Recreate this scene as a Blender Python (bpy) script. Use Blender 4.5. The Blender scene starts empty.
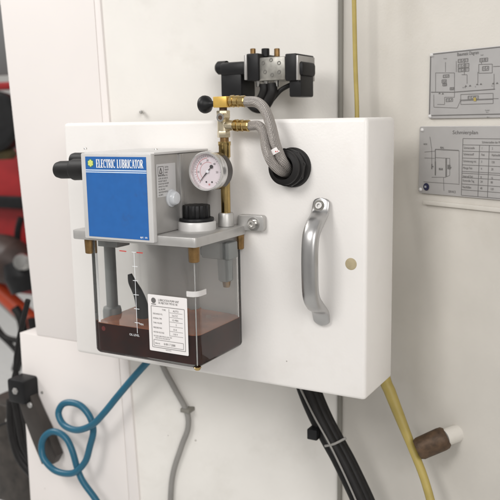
import bpy, bmesh, math, random
from mathutils import Vector, Matrix
random.seed(7)
S = bpy.context.scene
COL = S.collection

# ------------------------------------------------------------------ camera
def rotm(a, b, c):
    return Matrix.Rotation(a, 3, 'Z') @ Matrix.Rotation(b, 3, 'X') @ Matrix.Rotation(c, 3, 'Y')
CAM = Vector((0.6781, -0.7394, 0.2986))
ROT = rotm(0.5078, -0.1677, 0.0177)
FPX = 762.54                                    # focal length in photo pixels (photo is 500 wide)
cd = bpy.data.cameras.new('camera'); cam = bpy.data.objects.new('camera', cd); COL.objects.link(cam)
R_, F_, U_ = ROT.col[0], ROT.col[1], ROT.col[2]
cam.matrix_world = Matrix(((R_[0], U_[0], -F_[0], CAM[0]), (R_[1], U_[1], -F_[1], CAM[1]),
                           (R_[2], U_[2], -F_[2], CAM[2]), (0, 0, 0, 1)))
cd.sensor_width = 36; cd.sensor_fit = 'HORIZONTAL'; cd.lens = 36 * FPX / 500
cd.clip_start = 0.02; cd.clip_end = 60
cd.dof.use_dof = True; cd.dof.focus_distance = 0.80; cd.dof.aperture_fstop = 9.0
S.camera = cam

# ------------------------------------------------------------------ light
w = bpy.data.worlds.new('World'); S.world = w; w.use_nodes = True
bg = w.node_tree.nodes['Background']; bg.inputs[1].default_value = 0.46
_n = w.node_tree.nodes; _l = w.node_tree.links                     # even hall light: pale ceiling, darker floor, uneven surroundings
_tc = _n.new('ShaderNodeTexCoord'); _sx = _n.new('ShaderNodeSeparateXYZ'); _l.new(_tc.outputs['Generated'], _sx.inputs[0])
_r = _n.new('ShaderNodeValToRGB'); _mr = _n.new('ShaderNodeMapRange'); _mr.inputs['From Min'].default_value = -1
_l.new(_sx.outputs[2], _mr.inputs['Value']); _l.new(_mr.outputs[0], _r.inputs['Fac'])
_e = _r.color_ramp.elements; _e[0].position = .2; _e[0].color = (.60, .575, .55, 1); _e[1].position = .8; _e[1].color = (1.10, 1.08, 1.06, 1)
_nz = _n.new('ShaderNodeTexNoise'); _nz.inputs['Scale'].default_value = 2.2; _nz.inputs['Detail'].default_value = 2; _l.new(_tc.outputs['Generated'], _nz.inputs['Vector'])
_m2 = _n.new('ShaderNodeMapRange'); _m2.inputs['From Min'].default_value = .35; _m2.inputs['From Max'].default_value = .65; _m2.inputs['To Min'].default_value = .55; _m2.inputs['To Max'].default_value = 1.4
_l.new(_nz.outputs[0], _m2.inputs['Value']); _mx = _n.new('ShaderNodeMixRGB'); _mx.blend_type = 'MULTIPLY'; _mx.inputs['Fac'].default_value = 1
_l.new(_r.outputs[0], _mx.inputs['Color1']); _l.new(_m2.outputs[0], _mx.inputs['Color2']); _l.new(_mx.outputs[0], bg.inputs[0])
def area(name, loc, tgt, size, watts, col=(1, 0.98, 0.955)):
    l = bpy.data.lights.new(name, 'AREA'); l.energy = watts; l.size = size; l.color = col; l.shape = 'SQUARE'
    o = bpy.data.objects.new(name, l); COL.objects.link(o); o.location = loc
    o.rotation_euler = (Vector(tgt) - Vector(loc)).to_track_quat('-Z', 'Y').to_euler()
area('workshop_lamp', (-0.02, -1.50, 1.12), (0.18, 0, 0.15), 0.6, 13.6)
area('fill_lamp_right', (1.75, -1.6, 1.0), (0.4, 0.1, 0.1), 1.1, 20)  # added fill light to brighten the wall right of the cabinet
area('workshop_lamp_far', (-2.2, -0.4, 2.2), (-1.4, 1.3, -0.4), 1.0, 55)
S.view_settings.view_transform = 'Standard'; S.view_settings.look = 'None'
S.view_settings.exposure = 0.0; S.view_settings.gamma = 1.0
S.cycles.max_bounces = 24; S.cycles.glossy_bounces = 16; S.cycles.transmission_bounces = 24; S.cycles.transparent_max_bounces = 24

# ------------------------------------------------------------------ helpers
def V(*a): return Vector(a)
def ray(x, y): return ROT @ V((x - 250) / FPX, 1, -(y - 250) / FPX)
def at(x, y, ax, val):                          # a measured photo point on the real plane it lies in
    d = ray(x, y); i = 'xyz'.index(ax); return CAM + d * ((val - CAM[i]) / d[i])

OFF = {}
def tag(o, label, cat, group=None):
    o['label'] = label; o['category'] = cat
    if group: o['group'] = group
    return o
def thing(name, label, cat, loc=(0, 0, 0), group=None):
    o = bpy.data.objects.new(name, None); COL.objects.link(o); o.location = loc; o.empty_display_size = .02
    OFF[o.name] = Vector(loc); return tag(o, label, cat, group)

class MB:
    def __init__(s): s.bm = bmesh.new(); s.uv = s.bm.loops.layers.uv.new('UVMap')
    def box(s, a, b, bev=0, seg=2):
        a, b = Vector(a), Vector(b)
        t = bmesh.new(); bmesh.ops.create_cube(t, size=1)
        for v in t.verts: v.co = V(*[(a[i] + b[i]) / 2 + v.co[i] * (b[i] - a[i]) for i in range(3)])
        if bev: bmesh.ops.bevel(t, geom=t.edges[:], offset=bev, segments=seg, profile=.5, affect='EDGES')
        return s.add(t)
    def add(s, t, M=None):
        if M is not None: bmesh.ops.transform(t, matrix=M, verts=t.verts[:])
        mp = {v: s.bm.verts.new(v.co) for v in t.verts}
        for f in t.faces:
            try: s.bm.faces.new([mp[v] for v in f.verts])
            except ValueError: pass
        t.free(); return s
    def lathe(s, prof, o, d, n=40, poly=None):          # prof: (radius, height) along direction d from o
        d = Vector(d).normalized(); q = d.to_track_quat('Z', 'Y').to_matrix(); o = Vector(o); rings = []
        for r, h in prof:
            if r < 1e-6: rings.append([s.bm.verts.new(o + d * h)])
            else: rings.append([s.bm.verts.new(o + q @ V(r * math.cos(2 * math.pi * k / n), r * math.sin(2 * math.pi * k / n), h)) for k in range(n)])
        for A, B in zip(rings, rings[1:]):
            for k in range(n):
                a0, a1 = A[k % len(A)], A[(k + 1) % len(A)]; b0, b1 = B[k % len(B)], B[(k + 1) % len(B)]
                f = [a0]
                for v in (a1, b1, b0):
                    if v not in f: f.append(v)
                if len(f) > 2: s.bm.faces.new(f)
        return s
    def cyl(s, a, b, r, r2=None, n=32, bev=0):
        a, b = Vector(a), Vector(b); L = (b - a).length; r2 = r if r2 is None else r2
        if bev: p = [(0, 0), (r - bev, 0), (r, bev), (r2, L - bev), (r2 - bev, L), (0, L)]
        else: p = [(0, 0), (r, 0), (r2, L), (0, L)]
        return s.lathe(p, a, b - a, n)
    def tube(s, pts, r, n=16, sub=10, caps=True):
        P = [Vector(p) for p in pts]; rr = r if isinstance(r, (list, tuple)) else [r] * len(P)
        Q = [P[0] * 2 - P[1]] + P + [P[-1] * 2 - P[-2]]; c = []
        for i in range(len(P) - 1):
            p0, p1, p2, p3 = Q[i:i + 4]
            for k in range(sub):
                t = k / sub
                c.append((.5 * ((2 * p1) + (p2 - p0) * t + (2 * p0 - 5 * p1 + 4 * p2 - p3) * t * t + (3 * p1 - p0 - 3 * p2 + p3) * t ** 3), rr[i] * (1 - t) + rr[i + 1] * t))
        c.append((P[-1], rr[-1])); rings = []; L = 0; Ls = []
        T = (c[1][0] - c[0][0]).normalized(); N = T.orthogonal().normalized()
        for i, (p, ra) in enumerate(c):
            T2 = (c[min(i + 1, len(c) - 1)][0] - c[max(i - 1, 0)][0]).normalized()
            N = T.rotation_difference(T2) @ N; T = T2; B = T.cross(N)
            if i: L += (p - c[i - 1][0]).length
            Ls.append(L)
            rings.append([s.bm.verts.new(p + (N * math.cos(2 * math.pi * k / n) + B * math.sin(2 * math.pi * k / n)) * ra) for k in range(n)])
        for i in range(len(rings) - 1):
            for k in range(n):
                f = s.bm.faces.new([rings[i][k], rings[i][(k + 1) % n], rings[i + 1][(k + 1) % n], rings[i + 1][k]])
                for lp, uv in zip(f.loops, ((k / n, Ls[i]), ((k + 1) / n, Ls[i]), ((k + 1) / n, Ls[i + 1]), (k / n, Ls[i + 1]))): lp[s.uv].uv = uv
        if caps: s.bm.faces.new(rings[0][::-1]); s.bm.faces.new(rings[-1])
        return s
    def prism(s, poly, fr, h0, h1, bev=0):              # 2D outline in frame fr, from height h0 to h1
        t = bmesh.new()
        A = [t.verts.new(fr(x, y, h0)) for x, y in poly]; B = [t.verts.new(fr(x, y, h1)) for x, y in poly]; n = len(poly)
        t.faces.new(A[::-1]); t.faces.new(B)
        for k in range(n): t.faces.new([A[k], A[(k + 1) % n], B[(k + 1) % n], B[k]])
        bmesh.ops.recalc_face_normals(t, faces=t.faces[:])
        if bev:
            bmesh.ops.bevel(t, geom=[e for e in t.edges if any(len(f.verts) == n for f in e.link_faces)], offset=bev, segments=2, profile=.5, affect='EDGES')
        return s.add(t)
    def flat(s, pts):
        s.bm.faces.new([s.bm.verts.new(p) for p in pts]); return s
    def build(s, name, mat, parent=None, smooth=35, norm=True):
        if norm: bmesh.ops.recalc_face_normals(s.bm, faces=s.bm.faces[:])
        me = bpy.data.meshes.new(name); off = OFF.get(parent.name, Vector()) if parent else Vector()
        bmesh.ops.translate(s.bm, vec=-off, verts=s.bm.verts[:])
        s.bm.to_mesh(me); s.bm.free(); me.materials.append(mat)
        o = bpy.data.objects.new(name, me); COL.objects.link(o); OFF[o.name] = off
        if parent: o.parent = parent
        if smooth:
            me.polygons.foreach_set('use_smooth', [True] * len(me.polygons))
            me.set_sharp_from_angle(angle=math.radians(smooth))
        return o

def frame(o, u, v, n):
    o, u, v, n = map(Vector, (o, u, v, n))
    return lambda a, b, c=0: o + u * a + v * b + n * c
def rrect(x0, y0, x1, y1, r, k=5):
    out = []
    for cx, cy, a0 in ((x1 - r, y0 + r, -90), (x1 - r, y1 - r, 0), (x0 + r, y1 - r, 90), (x0 + r, y0 + r, 180)):
        for i in range(k + 1):
            a = math.radians(a0 + 90 * i / k); out.append((cx + r * math.cos(a), cy + r * math.sin(a)))
    return out
def ngon(cx, cy, r, n, a0=0): return [(cx + r * math.cos(a0 + 2 * math.pi * k / n), cy + r * math.sin(a0 + 2 * math.pi * k / n)) for k in range(n)]
class Ink:                                              # printed marks: thin flat strokes, each at its own tiny height
    def __init__(s, fr, h=.0003): s.m = MB(); s.fr = fr; s.h = h; s.k = 0
    def poly(s, pts):
        s.k += 1; h = s.h + (s.k % 40) * 3e-6
        s.m.flat([s.fr(x, y, h) for x, y in pts]); return s
    def line(s, a, b, t):
        dx, dy = b[0] - a[0], b[1] - a[1]; L = math.hypot(dx, dy) or 1; nx, ny = -dy / L * t / 2, dx / L * t / 2
        return s.poly([(a[0] - nx, a[1] - ny), (b[0] - nx, b[1] - ny), (b[0] + nx, b[1] + ny), (a[0] + nx, a[1] + ny)])
    def path(s, pts, t, closed=False):
        for a, b in zip(pts, pts[1:] + (pts[:1] if closed else [])): s.line(a, b, t)
        return s
    def rect(s, x0, y0, x1, y1, t): return s.path([(x0, y0), (x1, y0), (x1, y1), (x0, y1)], t, True)
    def row(s, x0, y, x1, h, gap=.0, slope=0):          # a row of print too small to read
        x = x0
        while x < x1:
            cw = h * random.uniform(.5, .75); yy = y + (x - x0) * slope
            if random.random() > .13:
                k = random.random(); t = h * .2
                if k < .8: s.line((x + t / 2, yy), (x + t / 2, yy + h), t)
                if k > .2: s.line((x, yy + h * random.choice((.1, .5, .9))), (x + cw * .8, yy + h * random.choice((.1, .5, .9))), t)
                if k > .6: s.line((x + cw * .75, yy), (x + cw * .75, yy + h), t)
            x += cw
        return s
    def text(s, body, x, y, h, sx=1.0, align='LEFT'):
        c = bpy.data.curves.new('t', 'FONT'); c.body = body; c.align_x = align; c.fill_mode = 'FRONT'; c.resolution_u = 3
        o = bpy.data.objects.new('t', c); COL.objects.link(o)
        me = bpy.data.meshes.new_from_object(o.evaluated_get(bpy.context.evaluated_depsgraph_get()))
        k = h / .7; s.k += 1
        vs = [s.m.bm.verts.new(s.fr(x + p.co.x * k * sx, y + p.co.y * k, s.h + (s.k % 40) * 3e-6)) for p in me.vertices]
        for p in me.polygons:
            try: s.m.bm.faces.new([vs[i] for i in p.vertices])
            except ValueError: pass
        bpy.data.objects.remove(o); bpy.data.curves.remove(c); bpy.data.meshes.remove(me); return s
    def build(s, name, mat, parent): return s.m.build(name, mat, parent, smooth=0, norm=False)

# ------------------------------------------------------------------ materials
def mat(name, col, rough=.5, metal=0, noise=.0, nscale=30, bump=0, bscale=400, rnoise=0, spec=.5, coat=0, dark=None, darkamt=0, dscale=8):
    m = bpy.data.materials.new(name); m.use_nodes = True; nt = m.node_tree; N = nt.nodes; L = nt.links; b = N['Principled BSDF']
    b.inputs['Base Color'].default_value = (*col, 1); b.inputs['Roughness'].default_value = rough; b.inputs['Metallic'].default_value = metal
    b.inputs['Specular IOR Level'].default_value = spec; b.inputs['Coat Weight'].default_value = coat
    tc = N.new('ShaderNodeTexCoord'); out = None
    if noise:
        n = N.new('ShaderNodeTexNoise'); n.inputs['Scale'].default_value = nscale; n.inputs['Detail'].default_value = 6; L.new(tc.outputs['Object'], n.inputs['Vector'])
        r = N.new('ShaderNodeValToRGB'); r.color_ramp.elements[0].position = .3; r.color_ramp.elements[1].position = .7
        r.color_ramp.elements[0].color = (*[c * (1 - noise) for c in col], 1); r.color_ramp.elements[1].color = (*[min(1, c * (1 + noise * .6)) for c in col], 1)
        L.new(n.outputs['Fac'], r.inputs['Fac']); out = r.outputs['Color']
    if dark:
        n = N.new('ShaderNodeTexNoise'); n.inputs['Scale'].default_value = dscale; n.inputs['Detail'].default_value = 8; n.inputs['Roughness'].default_value = .65; L.new(tc.outputs['Object'], n.inputs['Vector'])
        r = N.new('ShaderNodeValToRGB'); r.color_ramp.elements[0].position = .55; r.color_ramp.elements[1].position = .75
        r.color_ramp.elements[0].color = (0, 0, 0, 1); r.color_ramp.elements[1].color = (darkamt,) * 3 + (1,)
        L.new(n.outputs['Fac'], r.inputs['Fac'])
        x = N.new('ShaderNodeMixRGB'); x.inputs['Color2'].default_value = (*dark, 1); L.new(r.outputs['Color'], x.inputs['Fac'])
        if out: L.new(out, x.inputs['Color1'])
        else: x.inputs['Color1'].default_value = (*col, 1)
        out = x.outputs['Color']
    if out: L.new(out, b.inputs['Base Color'])
    if rnoise:
        n = N.new('ShaderNodeTexNoise'); n.inputs['Scale'].default_value = 60; n.inputs['Detail'].default_value = 5; L.new(tc.outputs['Object'], n.inputs['Vector'])
        mr = N.new('ShaderNodeMapRange'); mr.inputs['To Min'].default_value = max(.02, rough - rnoise); mr.inputs['To Max'].default_value = min(1, rough + rnoise)
        L.new(n.outputs['Fac'], mr.inputs['Value']); L.new(mr.outputs[0], b.inputs['Roughness'])
    if bump:
        n = N.new('ShaderNodeTexNoise'); n.inputs['Scale'].default_value = bscale; n.inputs['Detail'].default_value = 3; L.new(tc.outputs['Object'], n.inputs['Vector'])
        bp = N.new('ShaderNodeBump'); bp.inputs['Strength'].default_value = bump; bp.inputs['Distance'].default_value = .0006
        L.new(n.outputs['Fac'], bp.inputs['Height']); L.new(bp.outputs[0], b.inputs['Normal'])
    return m
def clear(name, tint=(.9, .91, .9), rough=.04, ior=1.45):
    m = bpy.data.materials.new(name); m.use_nodes = True; nt = m.node_tree; N = nt.nodes; L = nt.links; N.remove(N['Principled BSDF'])
    t = N.new('ShaderNodeBsdfTransparent'); t.inputs[0].default_value = (*tint, 1)
    g = N.new('ShaderNodeBsdfGlossy'); g.inputs['Roughness'].default_value = rough; g.inputs['Color'].default_value = (.95, .95, .95, 1)
    lw = N.new('ShaderNodeLayerWeight'); lw.inputs['Blend'].default_value = .5
    p = N.new('ShaderNodeMath'); p.operation = 'POWER'; p.inputs[1].default_value = 4; L.new(lw.outputs['Facing'], p.inputs[0])
    f = N.new('ShaderNodeMapRange'); f.inputs['To Min'].default_value = ((ior - 1) / (ior + 1)) ** 2 * .6; f.inputs['To Max'].default_value = .8; L.new(p.outputs[0], f.inputs['Value'])
    x = N.new('ShaderNodeMixShader'); L.new(f.outputs[0], x.inputs[0]); L.new(t.outputs[0], x.inputs[1]); L.new(g.outputs[0], x.inputs[2])
    L.new(x.outputs[0], N['Material Output'].inputs['Surface']); return m
def braid(name):
    m = bpy.data.materials.new(name); m.use_nodes = True; nt = m.node_tree; N = nt.nodes; L = nt.links; b = N['Principled BSDF']
    b.inputs['Metallic'].default_value = .75; b.inputs['Roughness'].default_value = .38
    uv = N.new('ShaderNodeUVMap'); sp = N.new('ShaderNodeSeparateXYZ'); L.new(uv.outputs[0], sp.inputs[0])
    def mth(op, a, c=None):
        n = N.new('ShaderNodeMath'); n.operation = op
        for i, q in enumerate((a, c)):
            if q is None: continue
            if isinstance(q, (int, float)): n.inputs[i].default_value = q
            else: L.new(q, n.inputs[i])
        return n.outputs[0]
    u = mth('MULTIPLY', sp.outputs[0], 2 * math.pi * 11); v = mth('MULTIPLY', sp.outputs[1], 2 * math.pi * 420)
    a = mth('SINE', mth('ADD', u, v)); c = mth('SINE', mth('SUBTRACT', u, v))
    h = mth('MULTIPLY', a, c)
    r = N.new('ShaderNodeValToRGB'); r.color_ramp.elements[0].position = .15; r.color_ramp.elements[1].position = .7
    r.color_ramp.elements[0].color = (.14, .125, .115, 1); r.color_ramp.elements[1].color = (.60, .56, .53, 1)
    L.new(mth('ADD', mth('MULTIPLY', h, .5), .5), r.inputs['Fac']); L.new(r.outputs['Color'], b.inputs['Base Color'])
    bp = N.new('ShaderNodeBump'); bp.inputs['Strength'].default_value = .8; bp.inputs['Distance'].default_value = .0006
    L.new(h, bp.inputs['Height']); L.new(bp.outputs[0], b.inputs['Normal']); return m

M_white = mat('white_enamel', (.80, .775, .75), .38, noise=.03, nscale=9, bump=.2, bscale=420, rnoise=.1, dark=(.55, .5, .44), darkamt=.16, dscale=14)
def specks(m, scale=26, amt=.55):
    nt = m.node_tree; N = nt.nodes; L = nt.links; b = N['Principled BSDF']; src = b.inputs['Base Color'].links[0].from_socket
    tc = N.new('ShaderNodeTexCoord'); v = N.new('ShaderNodeTexVoronoi'); v.inputs['Scale'].default_value = scale; L.new(tc.outputs['Object'], v.inputs['Vector'])
    n = N.new('ShaderNodeTexNoise'); n.inputs['Scale'].default_value = 7; L.new(tc.outputs['Object'], n.inputs['Vector'])
    mr = N.new('ShaderNodeMapRange'); mr.inputs['From Min'].default_value = .55; mr.inputs['From Max'].default_value = .72; mr.inputs['To Max'].default_value = .075; L.new(n.outputs[0], mr.inputs['Value'])
    c = N.new('ShaderNodeMath'); c.operation = 'LESS_THAN'; L.new(v.outputs['Distance'], c.inputs[0]); L.new(mr.outputs[0], c.inputs[1])
    k = N.new('ShaderNodeMath'); k.operation = 'MULTIPLY'; k.inputs[1].default_value = amt; L.new(c.outputs[0], k.inputs[0])
    x = N.new('ShaderNodeMixRGB'); x.inputs['Color2'].default_value = (.16, .13, .10, 1); L.new(k.outputs[0], x.inputs['Fac']); L.new(src, x.inputs['Color1']); L.new(x.outputs[0], b.inputs['Base Color'])
specks(M_white)
M_panel = mat('pinkish_white_panel_paint', (.80, .755, .73), .5, noise=.02, nscale=6, bump=.05, bscale=500)
M_recess = mat('cream_recess_paint', (.81, .787, .748), .45, noise=.04, nscale=12, bump=.25, bscale=350, dark=(.45, .42, .36), darkamt=.2, dscale=10)
specks(M_panel, 22, .4); specks(M_recess, 24, .5)
M_beige = mat('beige_wall_paint', (.60, .572, .525), .55, noise=.05, nscale=14, bump=.3, bscale=350, dark=(.42, .38, .31), darkamt=.25, dscale=9)
M_alu = mat('cast_aluminium', (.50, .49, .475), .42, .55, noise=.08, nscale=60, bump=.12, bscale=900, rnoise=.1)
M_aludark = mat('grey_housing_paint', (.42, .41, .40), .38, .5, noise=.08, nscale=50, bump=.1, bscale=800, rnoise=.1)
M_frame = mat('pale_housing_front', (.62, .61, .60), .4, .15, noise=.04, nscale=60, bump=.08, bscale=900)
M_steel = mat('bright_steel', (.55, .54, .52), .25, 1, rnoise=.08)
M_handle = mat('satin_aluminium', (.46, .455, .45), .34, .9, noise=.05, nscale=80, rnoise=.06)
M_brass = mat('brass', (.50, .36, .15), .24, 1, noise=.2, nscale=90, rnoise=.12)
M_brassd = mat('tarnished_brass', (.28, .17, .07), .35, .8, noise=.3, nscale=120, rnoise=.12)
M_brassp = mat('pale_nickel_brass', (.66, .58, .42), .3, .85, noise=.15, nscale=100, rnoise=.1)
M_goldblk = mat('yellow_brass_block', (.68, .44, .10), .4, .5, noise=.12, nscale=120)
M_black = mat('black_plastic', (.009, .009, .010), .45, spec=.3, noise=.3, nscale=60, bump=.1, bscale=500)
M_rubber = mat('black_rubber', (.011, .010, .010), .55, spec=.3, noise=.3, nscale=60, bump=.15, bscale=400)
M_blue = mat('blue_sign_print', (.018, .122, .39), .36, noise=.05, nscale=140, rnoise=.1, dark=(.04, .06, .13), darkamt=.55, dscale=28)
M_ink = mat('white_print', (.82, .84, .86), .5)
M_pale = mat('pale_blue_print', (.60, .70, .82), .5)
M_dark = mat('dark_print', (.06, .055, .055), .6)
M_grey = mat('grey_print', (.13, .125, .12), .6)
M_red = mat('red_print', (.55, .06, .05), .6)
M_label = mat('white_paper_label', (.80, .77, .76), .55)
M_slabel = mat('grey_foil_label', (.60, .60, .60), .4, .2)
M_clear = clear('clear_acrylic', (.90, .90, .885))
M_edge = clear('acrylic_edge', (.74, .75, .74), .03, 1.6)
M_glass = clear('gauge_glass', (.95, .94, .95), .03, 1.3)
M_acryl = bpy.data.materials.new('clear_acrylic_solid'); M_acryl.use_nodes = True
_b = M_acryl.node_tree.nodes['Principled BSDF']; _b.inputs['Base Color'].default_value = (.965, .97, .965, 1); _b.inputs['Transmission Weight'].default_value = 1
_b.inputs['Roughness'].default_value = .015; _b.inputs['IOR'].default_value = 1.43
M_oil = mat('dark_brown_oil', (.036, .006, .003), .35, noise=.5, nscale=45, spec=.12)
M_oiltop = mat('oil_lit_surface', (.46, .14, .05), .06, noise=.45, nscale=25, spec=1.0)  # reflection of the white cabinet put into the oil's lighter top colour
M_hose = braid('braided_steel')
M_bluehose = mat('blue_polyurethane', (.010, .105, .175), .38, noise=.08, nscale=40)
M_plate = mat('engraved_plate', (.42, .41, .405), .45, .35, noise=.05, nscale=40, rnoise=.08)
M_navy = mat('navy_print', (.012, .014, .05), .5)
M_yellow = mat('yellow_hose', (.40, .31, .085), .5, noise=.15, nscale=40)
M_conduit = mat('grey_conduit', (.27, .26, .245), .5, noise=.1)
M_dkgrey = mat('dark_grey_matte', (.22, .21, .185), .7)  # small dark parts, plus the shade of the corner gap and screw recess
M_brown = mat('rusty_brown_metal', (.085, .05, .028), .55, .3, noise=.5, nscale=120, bump=.4, bscale=300)
M_tan = mat('tan_plug', (.42, .35, .22), .6, noise=.1, nscale=200)
M_grpart = mat('grey_cast_part', (.25, .26, .255), .5, .3, noise=.1)
M_redpaint = mat('red_cart_paint', (.30, .012, .014), .4, noise=.1)
M_orange = mat('orange_red_rail', (.46, .06, .02), .4)
M_floor = mat('workshop_floor', (.70, .70, .69), .6, noise=.06)
M_bgwall = mat('workshop_wall', (.66, .65, .63), .6)
M_meshgrey = mat('grey_mesh', (.12, .12, .12), .6)
M_olive = mat('olive_cloth', (.09, .07, .03), .8, noise=.3)
M_dkbrown = mat('dark_brown_lid', (.045, .025, .02), .5, noise=.3)

X, Y, Z = V(1, 0, 0), V(0, 1, 0), V(0, 0, 1)

# ------------------------------------------------------------------ the setting: machine walls, workshop behind
def struct(o): o['kind'] = 'structure'; return o
KW = .5
def rwall(px, py, lift=0):                              # right-hand wall, turned towards the viewer
    d = ray(px, py); y0, x0 = .15 - lift * math.hypot(1, KW), .405
    t = (y0 - KW * (CAM.x - x0) - CAM.y) / (d.y + KW * d.x); return CAM + d * t
un = math.hypot(1, KW); RU = V(1, -KW, 0) / un; RN = V(-KW, -1, 0) / un; RO = V(.405, .15, 0)
FR = frame(RO, RU, Z, RN)
def rs(px, py): q = rwall(px, py) - RO; return (q.dot(RU), q.z)

# left panel (front sheet), with its wider lower section, return edge, then the recessed back wall
m = MB()
def slab(pts, y0, y1, bev=.001):
    fr = frame((0, 0, 0), X, Z, Y); m.prism(pts, fr, y0, y1, bev)
slab([(-.1935, .55), (-.0185, .55), (-.003, -.0196), (-.1610, -.0196)], .09, .13)
slab([(-.1965, -.0199), (-.003, -.0199), (.010, -.50), (-.2, -.50)], .09, .13)
slab([(-.0181, .55), (-.0095, .55), (.0325, -.5), (.0104, -.50), (-.0026, -.0199)], .0903, .13)
struct(m.build('machine_panel', M_panel, smooth=30))
B1 = (.2912, .2069)
def rec(px, py, lift=0):                                # recessed back wall
    d = ray(px, py); t = (.094 - lift + .405 * (CAM.x - .0125) - CAM.y) / (d.y - .405 * d.x); return CAM + d * t
m = MB()
m.flat([V(-.011, .094, .55), V(.031, .094, -.5), V(B1[0], B1[1], -.5), V(B1[0], B1[1], .55)])
struct(m.build('recess_wall', M_recess, smooth=0))
m = MB()
m.flat([V(B1[0], B1[1], -.5), FR(.75, -.5), FR(.75, .55), V(B1[0], B1[1], .55)])
struct(m.build('side_wall', M_beige, smooth=0))
m = MB(); m.flat([V(-8, -3, -1), V(4, -3, -1), V(4, 5, -1), V(-8, 5, -1)]); struct(m.build('floor', M_floor, smooth=0))
m = MB(); m.flat([V(-8, 4, -1), V(4, 4, -1), V(4, 4, 3), V(-8, 4, 3)]); struct(m.build('workshop_wall', M_bgwall, smooth=0))

# dark strip standing in for the gap's shade in the wall corner, hole in the back wall
o = MB().tube([(B1[0] + .001, B1[1] - .003, -.5), (B1[0] + .001, B1[1] - .003, .55)], .0034, 12, 2).build('gap_shade_strip', M_dkgrey)
tag(o, 'thin dark grey strip for the shaded vertical gap in the wall corner left of the yellow hose', 'strip')
c = rec(141, 112, .006)
o = MB().lathe([(0, .002), (.0016, .0018), (.0024, .0008), (.0024, -.008)], c, (0.4, -1, 0), 16).build('screw', M_steel)
tag(o, 'tiny dark screw on the pale wall above the white cabinet', 'screw')

# ------------------------------------------------------------------ white cabinet
W, D, H = .405, .0874, .30
cab = thing('cabinet', 'white enamelled metal box with grey bow handle and black cable gland', 'cabinet', (W / 2, D / 2, 0))
MB().box((0, 0, 0), (W, D, H), .0045, 3).build('body', M_white, cab)
# handle
hx, zt, zb = .3560, .2068, .0905
hd = MB(); t = bmesh.new()
path = [(zt + .0105, .002, .0092), (zt + .004, .0035, .0098), (zt - .006, .008, .0100), (zt - .015, .0205, .0094), (zt - .024, .0290, .0090), (zt - .036, .0325, .0088),
        (zb + .062, .0335, .0088), (zb + .036, .0325, .0088), (zb + .024, .0290, .0090), (zb + .015, .0205, .0094), (zb + .006, .008, .0100), (zb - .004, .0035, .0098), (zb - .0105, .002, .0092)]
P = []
Q = [path[0]] + path + [path[-1]]
for i in range(len(path) - 1):
    for k in range(6):
        u = k / 6; p = []
        for j in range(3):
            a, b, c_, d_ = Q[i][j], Q[i + 1][j], Q[i + 2][j], Q[min(i + 3, len(Q) - 1)][j]
            p.append(.5 * (2 * b + (c_ - a) * u + (2 * a - 5 * b + 4 * c_ - d_) * u * u + (3 * b - a - 3 * c_ + d_) * u ** 3))
        P.append(p)
P.append(path[-1]); rings = []
for i, (z, yy, hw) in enumerate(P):
    a, b = P[max(i - 1, 0)], P[min(i + 1, len(P) - 1)]
    T = V(0, -(b[1] - a[1]), b[0] - a[0]).normalized(); Nn = V(0, -1, 0) if abs(T.z) > .99 else X.cross(T).normalized()
    if Nn.y > 0: Nn = -Nn
    e = min(i, len(P) - 1 - i); sc = math.sqrt(1 - (1 - min(1, e / 5)) ** 2) if e < 5 else 1; sc = max(sc, .18)
    th = .0026 + .0042 * min(1, max(0, (yy - .004) / .016))
    ring = []
    for k in range(24):
        an = 2 * math.pi * k / 24; cx, cz = math.cos(an), math.sin(an)
        ring.append(hd.bm.verts.new(V(hx, -yy - .001, z) + X * (hw * sc * math.copysign(abs(cx) ** .75, cx)) + Nn * (th * math.copysign(abs(cz) ** .8, cz))))
    rings.append(ring)
for A, B in zip(rings, rings[1:]):
    for k in range(24): hd.bm.faces.new([A[k], A[(k + 1) % 24], B[(k + 1) % 24], B[k]])
hd.bm.faces.new(rings[0][::-1]); hd.bm.faces.new(rings[-1])
hnd = hd.build('handle', M_handle, cab, 60)
for z in (zt,):
    s = 1 if z == zt else -1
    dr = V(0, -1, s * .38).normalized()
    o0 = V(hx - .0012, -.0074, z + s * .0026)
    MB().lathe([(0, .0008), (.0016, .0008), (.0018, .0022), (.0036, .0022), (.0040, .0016), (.0040, -.002)], o0, dr, 24).build('screw', M_aludark, hnd)
    MB().lathe([(.0041, -.001), (.0041, .0005), (.0058, .0010), (.0062, -.002)], o0, dr, 24).build('screw_seat_shade', M_dkgrey, hnd)  # dark ring: shade of the screw recess put into its colour
c = at(351, 264, 'y', 0)
MB().lathe([(0, .0006), (.0052, .0006), (.0064, .0002), (.0064, -.001)], c, (0, -1, 0), 32).build('hole_plug', M_tan, cab)
# cable gland
gc = V(.3215, 0, .2487)
gl = MB().lathe([(0.02132, -.001), (0.02132, .003), (0.02071, .0045), (0.01784, .0055), (0.01784, .009), (0.01984, .0095), (0.01984, .0135), (0.01740, .0145), (0.01740, .0165), (0.01844, .017), (0.01844, .0205), (0.01653, .022), (0.01305, .0225), (0.01175, .018), (0.01175, .004), (0, .004)],
                gc, (-.10, -1, .05), 44).build('cable_gland', M_rubber, cab)
fr = frame(gc + V(-.0009, -.0096, .0005), X, Z, V(-.1, -1, .05).normalized())
n = MB().prism(ngon(0, 0, .0207, 8, .2), fr, .0, .0035, .0006).build('gland_nut', M_black, gl)
# specks on the door
for px, py, r in ((304, 200, .0007), (236, 135, .0007), (245, 124, .0005)):
    pass

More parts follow.
